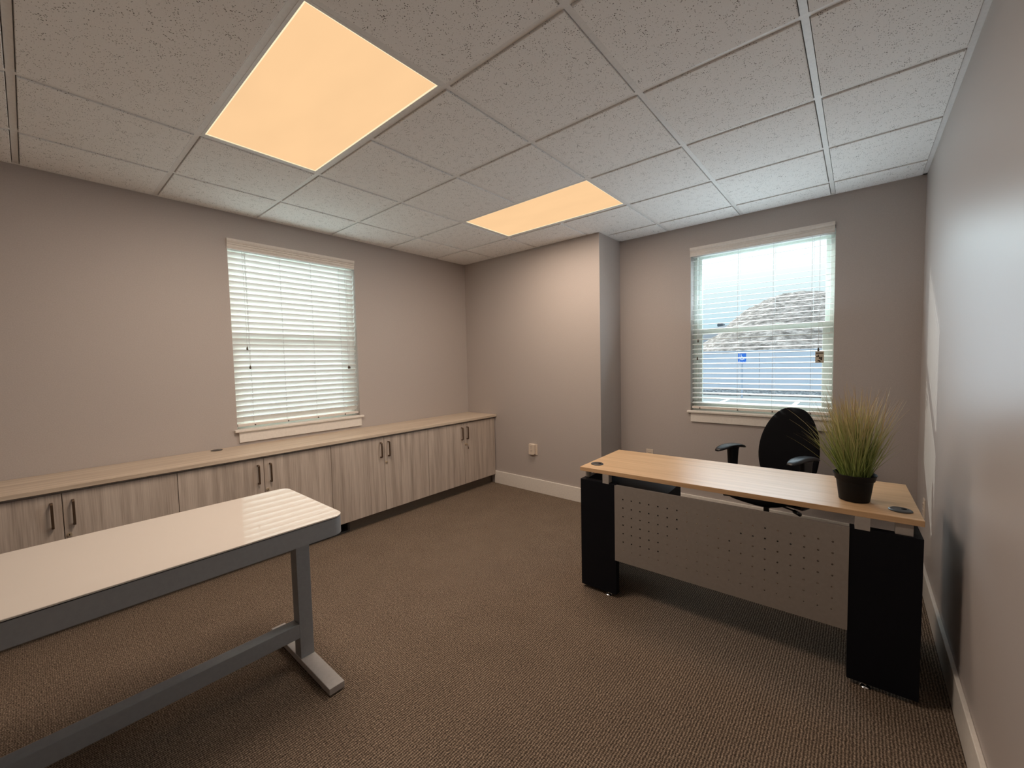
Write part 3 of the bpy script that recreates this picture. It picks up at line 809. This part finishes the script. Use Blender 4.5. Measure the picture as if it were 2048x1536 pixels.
# slopes
def slope(name, label, prof, y0, depth, mat, rough, nx=120, ny=26, seed=1):
    bm = B(); rr = random.Random(seed); rows = []
    xs_ = [prof[0][0] + (prof[-1][0] - prof[0][0]) * i / nx for i in range(nx + 1)]
    def top(x):
        for (xa, za), (xb, zb2) in zip(prof, prof[1:]):
            if xa <= x <= xb: return za + (zb2 - za) * (x - xa) / (xb - xa)
        return prof[-1][1]
    for j in range(ny + 1):
        u = j / ny; rows.append([])
        for x in xs_:
            z = GZ - .3 + (top(x) - GZ + .3) * math.sin(min(1, u * 1.25) * PI / 2) + rr.uniform(-1, 1) * rough * (0 < j)
            rows[-1].append(bm.verts.new((x, y0 + depth * u, z)))
    for j in range(ny):
        for i in range(nx): bm.faces.new((rows[j][i], rows[j][i + 1], rows[j + 1][i + 1], rows[j + 1][i]))
    return tag(obj(name, bm, mat, None, True), label, 'hill')
slope('rocky_hill', 'pale rocky hillside rising behind the concrete fence outside the desk window',
      [(-19, .2), (-17, .8), (-15.3, 2.3), (-13.6, 3.5), (-12.2, 4.6), (-10.6, 5.7), (-9.3, 7.4), (-8.0, 8.5), (-6.2, 9.4), (-4.3, 10.0), (-2.0, 10.05), (0, 9.8), (2.5, 9.3), (7, 8.5), (14, 7)], 42, 30, 'hill', .10, seed=4)
slope('distant_ridge', 'low grey blue ridge far behind the rocky hillside outside the desk window',
      [(-95, 8), (-60, 9.4), (-45, 10.2), (-36, 11.3), (-30, 12.4), (-22, 12.5), (0, 11), (40, 9)], 120, 40, 'farhill', .15, nx=80, ny=14, seed=9)
t = thing('shed', 'tiny grey shed on the skyline of the distant ridge', 'building', (-32.9, 150.5, 11.2))
bm = B(); box(bm, -.8, .8, 0, 3, -1, 1.1); obj('wall', bm, 'building', t)
bm = B(); prism(bm, [(-.95, 1.1), (.95, 1.1), (.7, 1.75), (-.7, 1.75)], -.2, 3.2, 'xzy'); obj('roof_top', bm, 'farhill', t)

# ------------------------------------------------------------------ light
sun = bpy.data.lights.new('sun', 'SUN'); sun.energy = 6.5; sun.angle = math.radians(.6); sun.color = (1, .96, .9)
so = bpy.data.objects.new('sun', sun); COL.objects.link(so)
dv = Vector((1, -.66, -.52)).normalized(); so.rotation_euler = dv.to_track_quat('-Z', 'Y').to_euler(); so.location = (-3, 4, 6)

wd = bpy.data.worlds.new('hazy sky'); S.world = wd; wd.use_nodes = True; nt = wd.node_tree; nt.nodes.clear()
tc = nt.nodes.new('ShaderNodeTexCoord'); sp = nt.nodes.new('ShaderNodeSeparateXYZ'); nt.links.new(tc.outputs['Generated'], sp.inputs[0])
mr = nt.nodes.new('ShaderNodeMapRange'); mr.inputs['From Min'].default_value = -.1; mr.inputs['From Max'].default_value = .9; nt.links.new(sp.outputs[2], mr.inputs['Value'])
rp = nt.nodes.new('ShaderNodeValToRGB'); e = rp.color_ramp.elements
SKY = [(0, (.45, .55, .62, 1)), (.1, (.58, .78, .92, 1)), (.17, (.64, .84, .96, 1)), (.235, (.86, .98, 1.02, 1)), (.30, (1.25, 1.32, 1.32, 1)), (.55, (2.3, 2.5, 2.7, 1)), (1, (2.8, 3.1, 3.4, 1))]
while len(e) < len(SKY): e.new(.5)
for k, (p_, c) in zip(e, SKY): k.position = p_; k.color = c
nt.links.new(mr.outputs[0], rp.inputs[0])
bg = nt.nodes.new('ShaderNodeBackground'); nt.links.new(rp.outputs[0], bg.inputs[0]); bg.inputs[1].default_value = 1.0
wo = nt.nodes.new('ShaderNodeOutputWorld'); nt.links.new(bg.outputs[0], wo.inputs[0])

# area lamps added at both windows to strengthen the light from outdoors
def fill_lamp(name, loc, rot, w, h, watts, col):
    ld = bpy.data.lights.new(name, 'AREA'); ld.shape = 'RECTANGLE'; ld.size = w; ld.size_y = h; ld.energy = watts; ld.color = col
    o = bpy.data.objects.new(name, ld); COL.objects.link(o); o.location = loc; o.rotation_euler = rot
tilt = math.radians(42)
bx, lyc = (BX0 + BX1) / 2, (LY0 + LY1) / 2
fill_lamp('indoor_fill_back', (bx, D - .035, 1.68), (-PI / 2 - math.radians(28), 0, 0), .98, 1.36, 14, (.68, .86, 1))  # added lamp on the room side of the blind, brightens ceiling and desk
fill_lamp('sky_fill_back', (bx, D + 1.0, 2.75), (-PI / 2 + tilt, 0, 0), 1.6, 1.2, 40, (.78, .90, 1))  # added lamp outside, stands in for stronger sky from above
fill_lamp('sky_fill_left', (-1.0, lyc, 2.75), (PI / 2 - tilt, 0, -PI / 2), 1.6, 1.2, 88, (.82, .96, 1))  # added lamp outside, brightens the nearly shut slats from above
fill_lamp('bounce_fill_left', (-.9, lyc, .55), (PI / 2 + tilt * .8, 0, -PI / 2), 1.8, 1.2, 16, (.84, .96, 1))  # added lamp aimed upward, stands in for bounce off the pavement

# ------------------------------------------------------------------ camera
CAM = dict(x=3.7287, y=-3.5385, z=1.4325, yaw=.7035, pitch=-.0542, roll=-.0221, f=819.36)
cam = bpy.data.cameras.new('camera'); cam.sensor_width = 36; cam.sensor_fit = 'HORIZONTAL'; cam.lens = CAM['f'] * 36 / 2048; cam.clip_start = .02; cam.clip_end = 600
co = bpy.data.objects.new('camera', cam); COL.objects.link(co)
y_, p_, r_ = CAM['yaw'], CAM['pitch'], CAM['roll']
f = Vector((-math.sin(y_) * math.cos(p_), math.cos(y_) * math.cos(p_), math.sin(p_))); r = Vector((math.cos(y_), math.sin(y_), 0)); u = r.cross(f)
r2 = r * math.cos(r_) + u * math.sin(r_); u2 = -r * math.sin(r_) + u * math.cos(r_)
mw = Matrix.Identity(4)
for i in range(3): mw[i][0], mw[i][1], mw[i][2] = r2[i], u2[i], -f[i]
mw[0][3], mw[1][3], mw[2][3] = CAM['x'], CAM['y'], CAM['z']
co.matrix_world = mw
S.camera = co
S.view_settings.view_transform = 'Standard'; S.view_settings.look = 'None'; S.view_settings.gamma = 1; S.view_settings.use_curve_mapping = False
S.view_settings.exposure = 0
S.cycles.max_bounces = 10; S.cycles.diffuse_bounces = 6; S.cycles.transparent_max_bounces = 16
S.cycles.sample_clamp_indirect = 6
S.cycles.use_denoising = True; S.cycles.denoising_prefilter = 'ACCURATE'; S.cycles.adaptive_threshold = .006
